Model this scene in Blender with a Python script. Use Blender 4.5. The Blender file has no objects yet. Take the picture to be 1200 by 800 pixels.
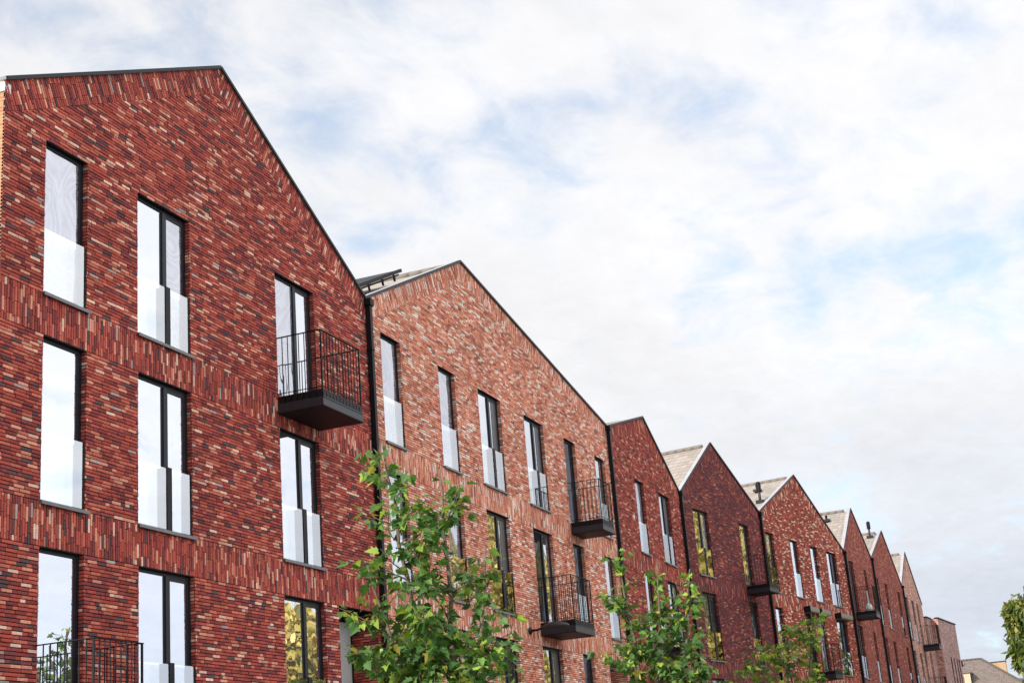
import bpy, bmesh, math, random
from mathutils import Vector, Matrix
rnd = random.Random(7)
PI = math.pi
SC = bpy.context.scene
COL = SC.collection

# ------------------------------------------------------------------ helpers
def tag(o, label=None, cat=None, group=None, kind=None):
    if label: o['label'] = label
    if cat: o['category'] = cat
    if group: o['group'] = group
    if kind: o['kind'] = kind
    return o

def empty(name, loc=(0, 0, 0), rz=0.0):
    o = bpy.data.objects.new(name, None)
    o.empty_display_size = 0.3
    o.location = loc
    o.rotation_euler = (0, 0, rz)
    COL.objects.link(o)
    return o

class MB:
    """collects polygons, then links them as one mesh object"""
    def __init__(s):
        s.v = []; s.f = []; s.m = []; s.c = []; s.usec = False; s.smooth = False
    def poly(s, pts, m=0, col=None):
        i = len(s.v); s.v.extend(pts); s.f.append(tuple(range(i, i + len(pts)))); s.m.append(m)
        s.c.extend([col or (1, 1, 1, 1)] * len(pts))
        if col: s.usec = True
    def box(s, x0, x1, y0, y1, z0, z1, m=0, mat=None, bev=0):
        P = [(x0,y0,z0),(x1,y0,z0),(x1,y1,z0),(x0,y1,z0),(x0,y0,z1),(x1,y0,z1),(x1,y1,z1),(x0,y1,z1)]
        if mat is not None: P = [tuple(mat @ Vector(p)) for p in P]
        i = len(s.v); s.v.extend(P); s.c.extend([(1,1,1,1)] * 8)
        for q in ((0,3,2,1),(4,5,6,7),(0,1,5,4),(1,2,6,5),(2,3,7,6),(3,0,4,7)):
            s.f.append(tuple(i + k for k in q)); s.m.append(m)
    def prism(s, poly, O, a, b, n, d0, d1, m=0, col=None):
        """2D polygon in frame (O,a,b) extruded from d0 to d1 along n"""
        k = len(poly); i = len(s.v)
        for d in (d1, d0):
            for (p, q) in poly:
                s.v.append((O[0]+a[0]*p+b[0]*q+n[0]*d, O[1]+a[1]*p+b[1]*q+n[1]*d, O[2]+a[2]*p+b[2]*q+n[2]*d))
        s.c.extend([col or (1,1,1,1)] * (2*k))
        if col: s.usec = True
        s.f.append(tuple(range(i, i+k))); s.m.append(m)
        s.f.append(tuple(range(i+2*k-1, i+k-1, -1))); s.m.append(m)
        for j in range(k):
            j2 = (j+1) % k
            s.f.append((i+j, i+k+j, i+k+j2, i+j2)); s.m.append(m)
    def tube(s, pts, rads, n=6, m=0, col=None, cap=True):
        rings = []
        for k, p in enumerate(pts):
            p = Vector(p)
            d = (Vector(pts[min(k+1, len(pts)-1)]) - Vector(pts[max(k-1, 0)])).normalized()
            u = d.orthogonal().normalized() if k == 0 else (u - d*u.dot(d)).normalized()
            w = d.cross(u)
            i = len(s.v)
            for j in range(n):
                t = 2*PI*j/n
                s.v.append(tuple(p + (u*math.cos(t) + w*math.sin(t))*rads[k]))
                s.c.append(col or (1,1,1,1))
            rings.append(i)
        if col: s.usec = True
        for k in range(len(rings)-1):
            for j in range(n):
                s.f.append((rings[k]+j, rings[k]+(j+1)%n, rings[k+1]+(j+1)%n, rings[k+1]+j)); s.m.append(m)
        if cap:
            s.f.append(tuple(rings[0]+j for j in reversed(range(n)))); s.m.append(m)
            s.f.append(tuple(rings[-1]+j for j in range(n))); s.m.append(m)
    def lathe(s, prof, n=16, m=0, mat=None):
        i0 = len(s.v)
        for (r, z) in prof:
            for j in range(n):
                t = 2*PI*j/n
                p = Vector((r*math.cos(t), r*math.sin(t), z))
                if mat is not None: p = mat @ p
                s.v.append(tuple(p)); s.c.append((1,1,1,1))
        for k in range(len(prof)-1):
            for j in range(n):
                a = i0+k*n; s.f.append((a+j, a+(j+1)%n, a+n+(j+1)%n, a+n+j)); s.m.append(m)
    def build(s, name, mats, parent=None, smooth=False, recalc=False):
        me = bpy.data.meshes.new(name)
        me.from_pydata(s.v, [], s.f)
        if not isinstance(mats, (list, tuple)): mats = [mats]
        for m in mats: me.materials.append(m)
        if len(mats) > 1: me.polygons.foreach_set('material_index', s.m)
        if s.usec:
            at = me.attributes.new('tint', 'FLOAT_COLOR', 'POINT')
            flat = [x for c in s.c for x in c]
            at.data.foreach_set('color', flat)
        if recalc:
            bm = bmesh.new(); bm.from_mesh(me)
            bmesh.ops.recalc_face_normals(bm, faces=bm.faces); bm.to_mesh(me); bm.free()
        if smooth: me.polygons.foreach_set('use_smooth', [True]*len(me.polygons))
        me.update()
        o = bpy.data.objects.new(name, me)
        COL.objects.link(o)
        if parent is not None: o.parent = parent
        return o

def clip(poly, nx, nz, c):
    """keep the part with nx*x+nz*z <= c"""
    out = []
    k = len(poly)
    for i in range(k):
        p, q = poly[i], poly[(i+1) % k]
        dp = nx*p[0]+nz*p[1]-c; dq = nx*q[0]+nz*q[1]-c
        if dp <= 0: out.append(p)
        if (dp < 0 < dq) or (dq < 0 < dp):
            t = dp/(dp-dq)
            out.append((p[0]+t*(q[0]-p[0]), p[1]+t*(q[1]-p[1])))
    return out if len(out) >= 3 else []

def clip_all(poly, planes):
    for (a, b, c) in planes:
        if any(a*p[0]+b*p[1] > c for p in poly):
            poly = clip(poly, a, b, c)
            if not poly: return []
    return poly

# ------------------------------------------------------------------ materials
def new_mat(name):
    m = bpy.data.materials.new(name); m.use_nodes = True
    nt = m.node_tree; bs = nt.nodes['Principled BSDF']
    return m, nt, bs
def N(nt, t, **kw):
    n = nt.nodes.new(t)
    for k, v in kw.items():
        if k.startswith('i_'): n.inputs[k[2:].replace('_', ' ')].default_value = v
        else: setattr(n, k, v)
    return n
def L(nt, a, b): nt.links.new(a, b)
def mathn(nt, op, a, b=None, c=None, clamp=False):
    n = nt.nodes.new('ShaderNodeMath'); n.operation = op; n.use_clamp = clamp
    for i, x in enumerate((a, b, c)):
        if x is None: continue
        if isinstance(x, (int, float)): n.inputs[i].default_value = x
        else: nt.links.new(x, n.inputs[i])
    return n.outputs[0]

def plain(name, col, rough=0.6, metal=0.0, noise=0.15, scale=6.0, spec=0.5, bump=0.0):
    m, nt, bs = new_mat(name)
    co = N(nt, 'ShaderNodeTexCoord')
    nz = N(nt, 'ShaderNodeTexNoise', i_Scale=scale, i_Detail=6.0, i_Roughness=0.6)
    L(nt, co.outputs['Object'], nz.inputs['Vector'])
    r = N(nt, 'ShaderNodeMapRange'); r.inputs['To Min'].default_value = 1-noise; r.inputs['To Max'].default_value = 1+noise
    r.inputs['From Min'].default_value = .3; r.inputs['From Max'].default_value = .7
    L(nt, nz.outputs['Fac'], r.inputs['Value'])
    mx = N(nt, 'ShaderNodeVectorMath', operation='SCALE'); mx.inputs[0].default_value = col[:3]
    L(nt, r.outputs['Result'], mx.inputs['Scale'])
    L(nt, mx.outputs[0], bs.inputs['Base Color'])
    bs.inputs['Roughness'].default_value = rough; bs.inputs['Metallic'].default_value = metal
    bs.inputs['Specular IOR Level'].default_value = spec
    if bump:
        b = N(nt, 'ShaderNodeBump', i_Strength=bump, i_Distance=0.02)
        L(nt, nz.outputs['Fac'], b.inputs['Height']); L(nt, b.outputs[0], bs.inputs['Normal'])
    return m

def brick_mat():
    m, nt, bs = new_mat('clay_brick')
    at = N(nt, 'ShaderNodeAttribute'); at.attribute_name = 'tint'
    co = N(nt, 'ShaderNodeTexCoord')
    mp = N(nt, 'ShaderNodeMapping'); mp.inputs['Scale'].default_value = (1, 1, 1.7)
    L(nt, co.outputs['Object'], mp.inputs['Vector'])
    nz = N(nt, 'ShaderNodeTexNoise', i_Scale=34.0, i_Detail=6.0, i_Roughness=0.72)
    L(nt, mp.outputs[0], nz.inputs['Vector'])
    r = N(nt, 'ShaderNodeMapRange'); r.inputs['From Min'].default_value = .3; r.inputs['From Max'].default_value = .7
    r.inputs['To Min'].default_value = .58; r.inputs['To Max'].default_value = 1.45
    L(nt, nz.outputs['Fac'], r.inputs['Value'])
    # broad weathering, pale bloom
    n2 = N(nt, 'ShaderNodeTexNoise', i_Scale=0.7, i_Detail=4.0, i_Roughness=0.6)
    L(nt, co.outputs['Object'], n2.inputs['Vector'])
    r2 = N(nt, 'ShaderNodeMapRange'); r2.inputs['From Min'].default_value = .35; r2.inputs['From Max'].default_value = .7
    r2.inputs['To Min'].default_value = .88; r2.inputs['To Max'].default_value = 1.12
    L(nt, n2.outputs['Fac'], r2.inputs['Value'])
    mm = mathn(nt, 'MULTIPLY', r.outputs['Result'], r2.outputs['Result'])
    mx = N(nt, 'ShaderNodeVectorMath', operation='SCALE')
    L(nt, at.outputs['Color'], mx.inputs[0]); L(nt, mm, mx.inputs['Scale'])
    L(nt, mx.outputs[0], bs.inputs['Base Color'])
    b = N(nt, 'ShaderNodeBump', i_Strength=0.6, i_Distance=0.006)
    L(nt, nz.outputs['Fac'], b.inputs['Height']); L(nt, b.outputs[0], bs.inputs['Normal'])
    bs.inputs['Roughness'].default_value = .85; bs.inputs['Specular IOR Level'].default_value = .25
    return m

def side_brick_mat(name, c1, c2, mortar):
    m, nt, bs = new_mat(name)
    co = N(nt, 'ShaderNodeTexCoord')
    sx = N(nt, 'ShaderNodeSeparateXYZ'); L(nt, co.outputs['Object'], sx.inputs[0])
    s = mathn(nt, 'ADD', sx.outputs['X'], sx.outputs['Y'])
    cb = N(nt, 'ShaderNodeCombineXYZ'); L(nt, s, cb.inputs['X']); L(nt, sx.outputs['Z'], cb.inputs['Y'])
    bt = N(nt, 'ShaderNodeTexBrick', i_Scale=1.0)
    bt.inputs['Color1'].default_value = (*c1, 1); bt.inputs['Color2'].default_value = (*c2, 1)
    bt.inputs['Mortar'].default_value = (*mortar, 1)
    bt.inputs['Brick Width'].default_value = .211; bt.inputs['Row Height'].default_value = .053
    bt.inputs['Mortar Size'].default_value = .006
    L(nt, cb.outputs[0], bt.inputs['Vector']); L(nt, bt.outputs['Color'], bs.inputs['Base Color'])
    b = N(nt, 'ShaderNodeBump', i_Strength=0.5, i_Distance=0.006); b.invert = True
    L(nt, bt.outputs['Fac'], b.inputs['Height']); L(nt, b.outputs[0], bs.inputs['Normal'])
    bs.inputs['Roughness'].default_value = .85
    return m

def glass_mat(name, refl=0.8, tint=(.93, .96, 1.0), base=(.05, .055, .06), wave=0.012):
    """coated double glazing in front of dark blinds"""
    m = bpy.data.materials.new(name); m.use_nodes = True
    nt = m.node_tree; nt.nodes.clear()
    out = N(nt, 'ShaderNodeOutputMaterial')
    co = N(nt, 'ShaderNodeTexCoord')
    mp = N(nt, 'ShaderNodeMapping'); mp.inputs['Scale'].default_value = (1, 1, .6)
    L(nt, co.outputs['Object'], mp.inputs['Vector'])
    nz = N(nt, 'ShaderNodeTexNoise', i_Scale=1.6, i_Detail=1.5)
    L(nt, mp.outputs[0], nz.inputs['Vector'])
    b = N(nt, 'ShaderNodeBump', i_Strength=1.0, i_Distance=wave)
    L(nt, nz.outputs['Fac'], b.inputs['Height'])
    g = N(nt, 'ShaderNodeBsdfGlossy', i_Roughness=0.0); g.inputs['Color'].default_value = (*tint, 1)
    L(nt, b.outputs[0], g.inputs['Normal'])
    d = N(nt, 'ShaderNodeBsdfDiffuse'); d.inputs['Color'].default_value = (*base, 1)
    if base[0] > .15:      # grey blind with the reflection's moire swirls painted in
        sn = N(nt, 'ShaderNodeTexNoise', i_Scale=1.1, i_Detail=1.0, i_Distortion=.6); L(nt, co.outputs['Object'], sn.inputs['Vector'])
        sw = mathn(nt, 'MULTIPLY_ADD', mathn(nt, 'SINE', mathn(nt, 'MULTIPLY', sn.outputs['Fac'], 85.0)), .5, .5)
        cr = N(nt, 'ShaderNodeMix', data_type='RGBA'); L(nt, sw, cr.inputs['Factor'])
        cr.inputs['A'].default_value = (base[0]*.6, base[1]*.6, base[2]*.64, 1); cr.inputs['B'].default_value = (base[0]*1.35, base[1]*1.35, base[2]*1.35, 1)
        L(nt, cr.outputs['Result'], d.inputs['Color'])
    mx = N(nt, 'ShaderNodeMixShader'); mx.inputs['Fac'].default_value = refl
    L(nt, d.outputs[0], mx.inputs[1]); L(nt, g.outputs[0], mx.inputs[2]); L(nt, mx.outputs[0], out.inputs['Surface'])
    return m

def guard_mat():
    m = bpy.data.materials.new('guard_glass'); m.use_nodes = True
    nt = m.node_tree; nt.nodes.clear()
    out = N(nt, 'ShaderNodeOutputMaterial')
    g = N(nt, 'ShaderNodeBsdfGlossy', i_Roughness=0.0); g.inputs['Color'].default_value = (.95, .97, 1, 1)
    t = N(nt, 'ShaderNodeBsdfTransparent'); t.inputs['Color'].default_value = (.95, .97, .97, 1)
    mx = N(nt, 'ShaderNodeMixShader'); mx.inputs['Fac'].default_value = .42
    L(nt, t.outputs[0], mx.inputs[1]); L(nt, g.outputs[0], mx.inputs[2]); L(nt, mx.outputs[0], out.inputs['Surface'])
    return m

def clear_mat():
    m = bpy.data.materials.new('clear_glass'); m.use_nodes = True
    nt = m.node_tree; nt.nodes.clear()
    out = N(nt, 'ShaderNodeOutputMaterial'); t = N(nt, 'ShaderNodeBsdfTransparent'); t.inputs['Color'].default_value = (.98, .99, .99, 1)
    L(nt, t.outputs[0], out.inputs['Surface'])
    return m

def tile_mat(name, col, dirscale=0.3, rowaxis='slope'):
    m, nt, bs = new_mat(name)
    co = N(nt, 'ShaderNodeTexCoord')
    at = N(nt, 'ShaderNodeAttribute'); at.attribute_name = 'tint'   # (v along slope, w across, 0)
    sx = N(nt, 'ShaderNodeSeparateXYZ'); L(nt, at.outputs['Vector'], sx.inputs[0])
    row = mathn(nt, 'DIVIDE', sx.outputs['X'], dirscale)
    fr = mathn(nt, 'FRACT', row)
    fl = mathn(nt, 'FLOOR', row)
    cc = mathn(nt, 'DIVIDE', sx.outputs['Y'], 0.22)
    cf = mathn(nt, 'FRACT', cc)
    wn = N(nt, 'ShaderNodeTexWhiteNoise', noise_dimensions='2D')
    cb = N(nt, 'ShaderNodeCombineXYZ'); L(nt, fl, cb.inputs['X']); L(nt, mathn(nt, 'FLOOR', cc), cb.inputs['Y'])
    L(nt, cb.outputs[0], wn.inputs['Vector'])
    v = mathn(nt, 'MULTIPLY_ADD', wn.outputs['Value'], .3, .85)
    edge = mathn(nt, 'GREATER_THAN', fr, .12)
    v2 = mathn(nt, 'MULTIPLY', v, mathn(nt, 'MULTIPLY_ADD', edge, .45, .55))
    mx = N(nt, 'ShaderNodeVectorMath', operation='SCALE'); mx.inputs[0].default_value = col
    L(nt, v2, mx.inputs['Scale']); L(nt, mx.outputs[0], bs.inputs['Base Color'])
    wv = mathn(nt, 'SINE', mathn(nt, 'MULTIPLY', cc, 2*PI))
    h = mathn(nt, 'MULTIPLY_ADD', wv, .35, mathn(nt, 'SUBTRACT', 1.0, fr))
    b = N(nt, 'ShaderNodeBump', i_Strength=0.8, i_Distance=0.03)
    L(nt, h, b.inputs['Height']); L(nt, b.outputs[0], bs.inputs['Normal'])
    bs.inputs['Roughness'].default_value = .8
    return m

def leaf_mat(name, trans=0.35):
    m = bpy.data.materials.new(name); m.use_nodes = True
    nt = m.node_tree; bs = nt.nodes['Principled BSDF']; out = nt.nodes['Material Output']
    at = N(nt, 'ShaderNodeAttribute'); at.attribute_name = 'tint'
    co = N(nt, 'ShaderNodeTexCoord')
    nz = N(nt, 'ShaderNodeTexNoise', i_Scale=12.0, i_Detail=3.0); L(nt, co.outputs['Object'], nz.inputs['Vector'])
    k = mathn(nt, 'MULTIPLY_ADD', nz.outputs['Fac'], .7, .65)
    mx = N(nt, 'ShaderNodeVectorMath', operation='SCALE'); L(nt, at.outputs['Color'], mx.inputs[0]); L(nt, k, mx.inputs['Scale'])
    L(nt, mx.outputs[0], bs.inputs['Base Color'])
    bs.inputs['Roughness'].default_value = .45; bs.inputs['Specular IOR Level'].default_value = .45
    tr = N(nt, 'ShaderNodeBsdfTranslucent')
    s2 = N(nt, 'ShaderNodeVectorMath', operation='MULTIPLY'); s2.inputs[1].default_value = (1.5, 1.6, .6)
    L(nt, mx.outputs[0], s2.inputs[0]); L(nt, s2.outputs[0], tr.inputs['Color'])
    ms = N(nt, 'ShaderNodeMixShader'); ms.inputs['Fac'].default_value = trans
    L(nt, bs.outputs[0], ms.inputs[1]); L(nt, tr.outputs[0], ms.inputs[2]); L(nt, ms.outputs[0], out.inputs['Surface'])
    return m

M = {}
M['brick'] = brick_mat()
M['mortar'] = plain('joint_shade_mortar', (.022, .010, .012), .95, noise=.3, scale=14)  # both mortars darkened in colour to carry the joint shade
M['mortar_pale'] = plain('pale_mortar', (.075, .030, .026), .95, noise=.3, scale=14)
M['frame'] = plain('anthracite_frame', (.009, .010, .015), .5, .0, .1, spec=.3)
M['black'] = plain('black_steel', (.006, .006, .009), .55, .0, .15, 20, spec=.25)
M['grey_steel'] = plain('grey_coated_steel', (.024, .025, .033), .45, .0, .12, 9, spec=.4)
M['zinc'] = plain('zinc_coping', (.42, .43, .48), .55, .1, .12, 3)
M['sill'] = plain('grey_sill', (.17, .17, .18), .5, .1, .15, 9)
M['soffit'] = plain('dark_soffit', (.006, .006, .007), .9, spec=.1)
M['pane'] = glass_mat('reflective_glazing', .58, (.92,.95,1), (.08,.09,.11), .004)
M['pane_grey'] = glass_mat('glazing_blind_moire', .42, (.86, .88, .95), (.22, .22, .25), .035)
M['pane_dark'] = glass_mat('dark_glazing', .10, (.8, .85, .95), (.022, .023, .03), .02)
M['dark_panel'] = plain('dark_ventilation_panel', (.04, .042, .052), .35, .1, .12, 3)
M['door_grey'] = plain('pale_grey_door', (.42, .43, .43), .5, 0, .06)
M['guard'] = guard_mat(); M['clear'] = clear_mat()
M['tile'] = tile_mat('clay_roof_tile', (.36, .325, .30))
M['tile_brown'] = tile_mat('brown_roof_tile', (.19, .155, .14), .34)
M['leaf'] = leaf_mat('plane_leaf', .3)
M['yellow_leaf'] = leaf_mat('yellow_leaf', .12)
M['bark'] = plain('bark', (.16, .13, .09), .9, noise=.4, scale=14, bump=.6)
M['asphalt'] = plain('asphalt', (.05, .05, .052), .9, noise=.25, scale=30, bump=.3)
M['paving'] = plain('concrete_paving', (.17, .16, .15), .85, noise=.18, scale=4, bump=.2)
M['kerb'] = plain('kerb_concrete', (.24, .235, .22), .85, noise=.12)
M['ground'] = plain('ground_soil', (.14, .14, .09), .95, noise=.35, scale=.6)
M['cream'] = plain('cream_render', (.62, .50, .37), .85, noise=.06, scale=2)
M['white'] = plain('white_paint', (.8, .8, .78), .5, noise=.04)
M['wood'] = plain('awning_cassette', (.24, .22, .18), .5, .1, .1)
M['solar'] = plain('solar_cell_panel', (.006, .007, .012), .5, .0, spec=.3)
M['side_h1'] = side_brick_mat('sunlit_tone_brick', (.55, .30, .16), (.42, .19, .10), (.5, .42, .33))  # sunlit paleness of the flank put into the brick colour
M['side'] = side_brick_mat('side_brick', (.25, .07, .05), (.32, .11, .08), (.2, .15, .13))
M['side_cream'] = side_brick_mat('ochre_brick', (.55, .36, .2), (.48, .28, .15), (.4, .33, .26))

# ------------------------------------------------------------------ brick palettes (weights, linear colours)
PAL = {
 'red':    [(38,(0.449,0.086,0.063)),(28,(0.257,0.056,0.055)),(17,(0.578,0.156,0.104)),(9,(0.738,0.324,0.222)),(4,(0.835,0.539,0.403)),(4,(0.107,0.070,0.076)),(1,(0.449,0.356,0.328))],
 'salmon': [(36,(0.800,0.332,0.216)),(26,(0.660,0.227,0.146)),(16,(0.860,0.462,0.333)),(15,(0.920,0.744,0.655)),(7,(0.420,0.146,0.106))],
 'maroon': [(42,(0.449,0.091,0.064)),(28,(0.275,0.058,0.050)),(14,(0.551,0.152,0.100)),(8,(0.694,0.374,0.260)),(8,(0.133,0.047,0.048))],
 'plum':   [(40,(0.245,0.058,0.056)),(30,(0.143,0.049,0.056)),(17,(0.388,0.099,0.072)),(5,(0.530,0.199,0.140)),(8,(0.102,0.049,0.060))],
 'ruby':   [(38,(0.469,0.099,0.070)),(27,(0.347,0.075,0.060)),(15,(0.612,0.199,0.130)),(13,(0.898,0.632,0.460)),(7,(0.204,0.061,0.055))],
 'wine':   [(45,(0.428,0.111,0.085)),(30,(0.306,0.082,0.072)),(17,(0.530,0.175,0.125)),(8,(0.632,0.328,0.240))],
 'rose':   [(38,(.72,.38,.31)),(30,(.62,.29,.24)),(20,(.82,.52,.44)),(12,(.88,.68,.61))],
 'mauve':  [(40,(.62,.40,.38)),(35,(.54,.31,.30)),(25,(.70,.49,.46))],  # rose and mauve lightened to carry the haze of distance
}
def pick(pal):
    t = rnd.random()*sum(w for w, c in pal)
    for w, c in pal:
        t -= w
        if t <= 0: break
    k = rnd.uniform(.82, 1.2)
    h = rnd.uniform(.95, 1.05)
    return (min(c[0]*k, .95), min(c[1]*k*h, .9), min(c[2]*k*h*rnd.uniform(.97, 1.03), .9), 1)

CH = 0.053; BL = 0.203; HL = 0.097; J = 0.0130; JH = 0.0075
LV = {0: (0.35, 2.5), 1: (3.115, 5.5), 2: (6.115, 8.5), 3: (9.115, 11.5)}
BANDS = [(2.5, 3.115), (5.5, 6.115), (8.5, 9.115)]

def courses(mb, pal, x0, x1, z0, z1, holes, planes, O=(0,0,0), a=(1,0,0), b=(0,0,1), n=(0,-1,0), relief=.007):
    """running bond in random lengths, rows upward"""
    rows = int(round((z1-z0)/CH))
    for r in range(rows):
        za = z0+r*CH; zb = za+CH-J; zm = za+CH/2
        segs = [(x0, x1)]
        for (h0, h1, hz0, hz1) in holes:
            if hz0 < zm < hz1:
                ns = []
                for (s, e) in segs:
                    if h1 <= s or h0 >= e: ns.append((s, e)); continue
                    if s < h0: ns.append((s, h0))
                    if e > h1: ns.append((h1, e))
                segs = ns
        for (s, e) in segs:
            x = s
            first = True
            while x < e-1e-6:
                l = BL if rnd.random() < .72 else HL
                if first: l *= rnd.uniform(.35, 1); first = False
                xe = min(x+l, e)
                if e-xe < .03: xe = e
                poly = [(x, za), (xe, za), (xe, zb), (x, zb)]
                if planes: poly = clip_all(poly, planes)
                if poly: mb.prism(poly, O, a, b, n, -.024, rnd.uniform(-.005, relief-.0005), 0, pick(pal))
                x = xe+JH

def soldiers(mb, pal, s0, s1, t0, t1, holes, planes, O=(0,0,0), a=(1,0,0), b=(0,0,1), n=(0,-1,0)):
    """vertical bricks, each column shifted at random; s along the band, t across it"""
    cols = int(math.ceil((s1-s0)/CH))
    for c in range(cols):
        sa = s0+c*CH; sb = min(sa+CH-J, s1); sm = sa+CH/2
        if any(h0 < sm < h1 and hz0 < (t0+t1)/2 < hz1 for (h0, h1, hz0, hz1) in holes): continue
        t = t0-rnd.choice((0, .33, .66, .5))*BL
        while t < t1-.004:
            te = t+BL
            ta = max(t, t0); tb = min(te, t1)
            if tb-ta > .012:
                poly = [(sa, ta), (sb, ta), (sb, tb), (sa, tb)]
                if planes: poly = clip_all(poly, planes)
                if poly: mb.prism(poly, O, a, b, n, -.024, rnd.uniform(-.004, .006), 0, pick(pal))
            t = te+JH

# ------------------------------------------------------------------ house parts
def make_window(H, u, w, z0, z1, style, guard=True, sill=True, awning=False):
    """frame, panes, sill, guard.  u = left jamb of the opening, y grows into the wall"""
    fy = .085; ft = .045
    fr = MB()
    x0, x1 = u+.004, u+w-.004
    fr.box(x0, x0+ft, fy, fy+.09, z0, z1)
    fr.box(x1-ft, x1, fy, fy+.09, z0, z1)
    fr.box(x0+ft, x1-ft, fy, fy+.09, z1-ft-.02, z1)
    fr.box(x0+ft, x1-ft, fy, fy+.09, z0, z0+ft)
    # dark plate lining the head of the opening
    fr.box(u-.0, u+w+.0, .012, fy-.002, z1-.012, z1-.002)
    o = None
    panes = []
    mull = None
    wide = w > 1.2
    if wide:
        mu = u+w*.535
        fr.box(mu, mu+.095, fy-.015, fy+.09, z0+ft, z1-ft-.02)
        # sash of the opening leaf
        fr.box(mu+.095, mu+.135, fy+.005, fy+.08, z0+ft, z1-ft-.02)
        fr.box(x1-ft-.05, x1-ft, fy+.005, fy+.08, z0+ft, z1-ft-.02)
        fr.box(mu+.135, x1-ft-.05, fy+.005, fy+.08, z1-ft-.075, z1-ft-.02)
        mull = mu
        A = (x0+ft, mu); B = (mu+.135, x1-ft-.05)
    else:
        fr.box(x1-ft-.045, x1-ft, fy+.005, fy+.08, z0+ft, z1-ft-.02)
        A = (x0+ft, x1-ft-.045); B = None
    o = fr.build('window', M['frame'], H)
    def pane(a, b, mat, name='pane', za=z0+ft, zb=z1-ft-.02, y=fy+.018):
        p = MB(); p.box(a, b, y, y+.02, za, zb); return p.build(name, mat, o)
    st = style
    first = {'m': 'pane', 'g': 'pane_grey', 'd': 'pane_dark'}[st[0]]
    pane(A[0], A[1], M[first])
    if B:
        s2 = st[1]
        if s2 == 'x':       # narrow pane and a dark ventilation panel
            xm = B[0]+(B[1]-B[0])*.30
            pane(B[0], xm, M['pane_grey'])
            pane(xm, B[1], M['dark_panel'], 'ventilation_panel', y=fy+.010)
        else:
            pane(B[0], B[1], M[{'m': 'pane', 'g': 'pane_grey', 'd': 'pane_dark', 'p': 'dark_panel'}[s2]])
    if sill:
        s = MB()
        s.box(u-.03, u+w+.05, -.055, fy+.03, z0-.022, z0-.002)
        s.box(u-.03, u+w+.05, -.055, -.04, z0-.05, z0-.022)
        s.build('sill', M['sill'], o)
    if guard:
        gz = z0+1.0; gy = .018
        bars = [(u+w-.035, u+w-.004, gy-.005, gy+.03, gz), (u+.004, u+.018, gy-.005, gy+.03, gz)]
        if wide: bars.append((mull-.005, mull+.125, gy-.008, fy-.017, gz+.015))
        for (p, q, ya, yb, zt_) in bars:
            b = MB(); b.box(p, q, ya, yb, z0+.01, zt_); b.build('guard_bar', M['black'], o)
        if wide:
            for (p, q) in ((u+.02, mull-.005), (mull+.125, u+w-.04)):
                g = MB(); g.box(p, q, gy+.004, gy+.016, z0+.03, gz-.005); g.m[-6:] = [1,1,0,1,1,1]; g.build('guard_panel', [M['guard'], M['clear']], o)
        else:
            g = MB(); g.box(u+.02, u+w-.04, gy+.004, gy+.016, z0+.03, gz-.005); g.m[-6:] = [1,1,0,1,1,1]; g.build('guard_panel', [M['guard'], M['clear']], o)
    if awning:
        a = MB()
        a.box(u-.10, u+w+.14, -.27, -.002, z1+.02, z1+.24)
        a.box(u-.09, u+w+.13, -.285, -.27, z1+.05, z1+.21)
        ao = a.build('awning_box', M['wood'], o)
        e = MB()
        for xe in (u-.125, u+w+.14): e.box(xe, xe+.025, -.29, -.002, z1+.01, z1+.25)
        e.build('end_cap', M['black'], o)
    return o

def make_balcony(H, u0, u1, zs, screen_end=False):
    """steel balcony with board deck and bar railing; zs = door sill height"""
    D = .93; top = zs-.065
    f = MB()
    # fascia channel
    f.box(u0, u1, -D, -D+.05, top-.298, top-.135)
    f.box(u0, u1, -D-.012, -D, top-.155, top-.135)
    f.box(u0, u0+.05, -D+.05, -.002, top-.298, top-.135)
    f.box(u1-.05, u1, -D+.05, -.002, top-.298, top-.135)
    f.box(u0+.05, u1-.05, -D+.05, -.002, top-.285, top-.275)
    b = f.build('balcony', M['grey_steel'], H)
    s = MB(); s.box(u0-.004, u1+.004, -D-.02, -.004, top-.318, top-.3); s.build('soffit_plate', M['black'], b)
    d = MB()
    n = int((u1-u0-.02)/.125)
    st = (u1-u0-.01)/n
    for i in range(n):
        d.box(u0+.005+i*st, u0+.005+(i+1)*st-.018, -D+.005, -.01, top-.035, top)
    # upright boards closing the deck edge
    for i in range(n): d.box(u0+.005+i*st, u0+.005+(i+1)*st-.022, -D-.005, -D+.015, top-.13, top-.036)
    m = int(D/.125)
    for i in range(m):
        y0 = -D+.02+i*(D-.04)/m
        for xx in (u0, u1-.02): d.box(xx, xx+.02, y0, y0+(D-.04)/m-.022, top-.13, top-.036)
    d.box(u0+.025, u1-.025, -D+.018, -.02, top-.12, top-.045)
    d.build('deck', M['black'], b)
    r = MB(); zr = zs+1.06; t = .012
    def bar(p, q, rr): r.tube([p, q], [rr, rr], 6)
    yb = -D+.02; ua = u0+.02; ub = u1-.02
    r.box(ua-.02, ub+.02, yb-.02, yb+.02, zr-.012, zr)
    for xx in (ua, ub): r.box(xx-.02, xx+.02, yb+.02, -.0, zr-.012, zr)
    r.box(ua, ub, yb-.008, yb+.008, top+.05, top+.062)
    for xx in (ua, ub): r.box(xx-.008, xx+.008, yb+.008, 0, top+.05, top+.062)
    k = max(3, int(round((ub-ua)/.118)))
    for i in range(k+1):
        x = ua+(ub-ua)*i/k; w = .013 if i in (0, k) else .0065
        r.box(x-w, x+w, yb-w, yb+w, top-.05, zr-.013)
    k = int(round(D/.118))
    for i in range(1, k):
        y = yb+(0-yb)*i/k
        for x in (ua, ub): r.box(x-.0065, x+.0065, y-.0065, y+.0065, top-.05, zr-.013)
    r.build('railing', M['black'], b)
    return b

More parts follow.
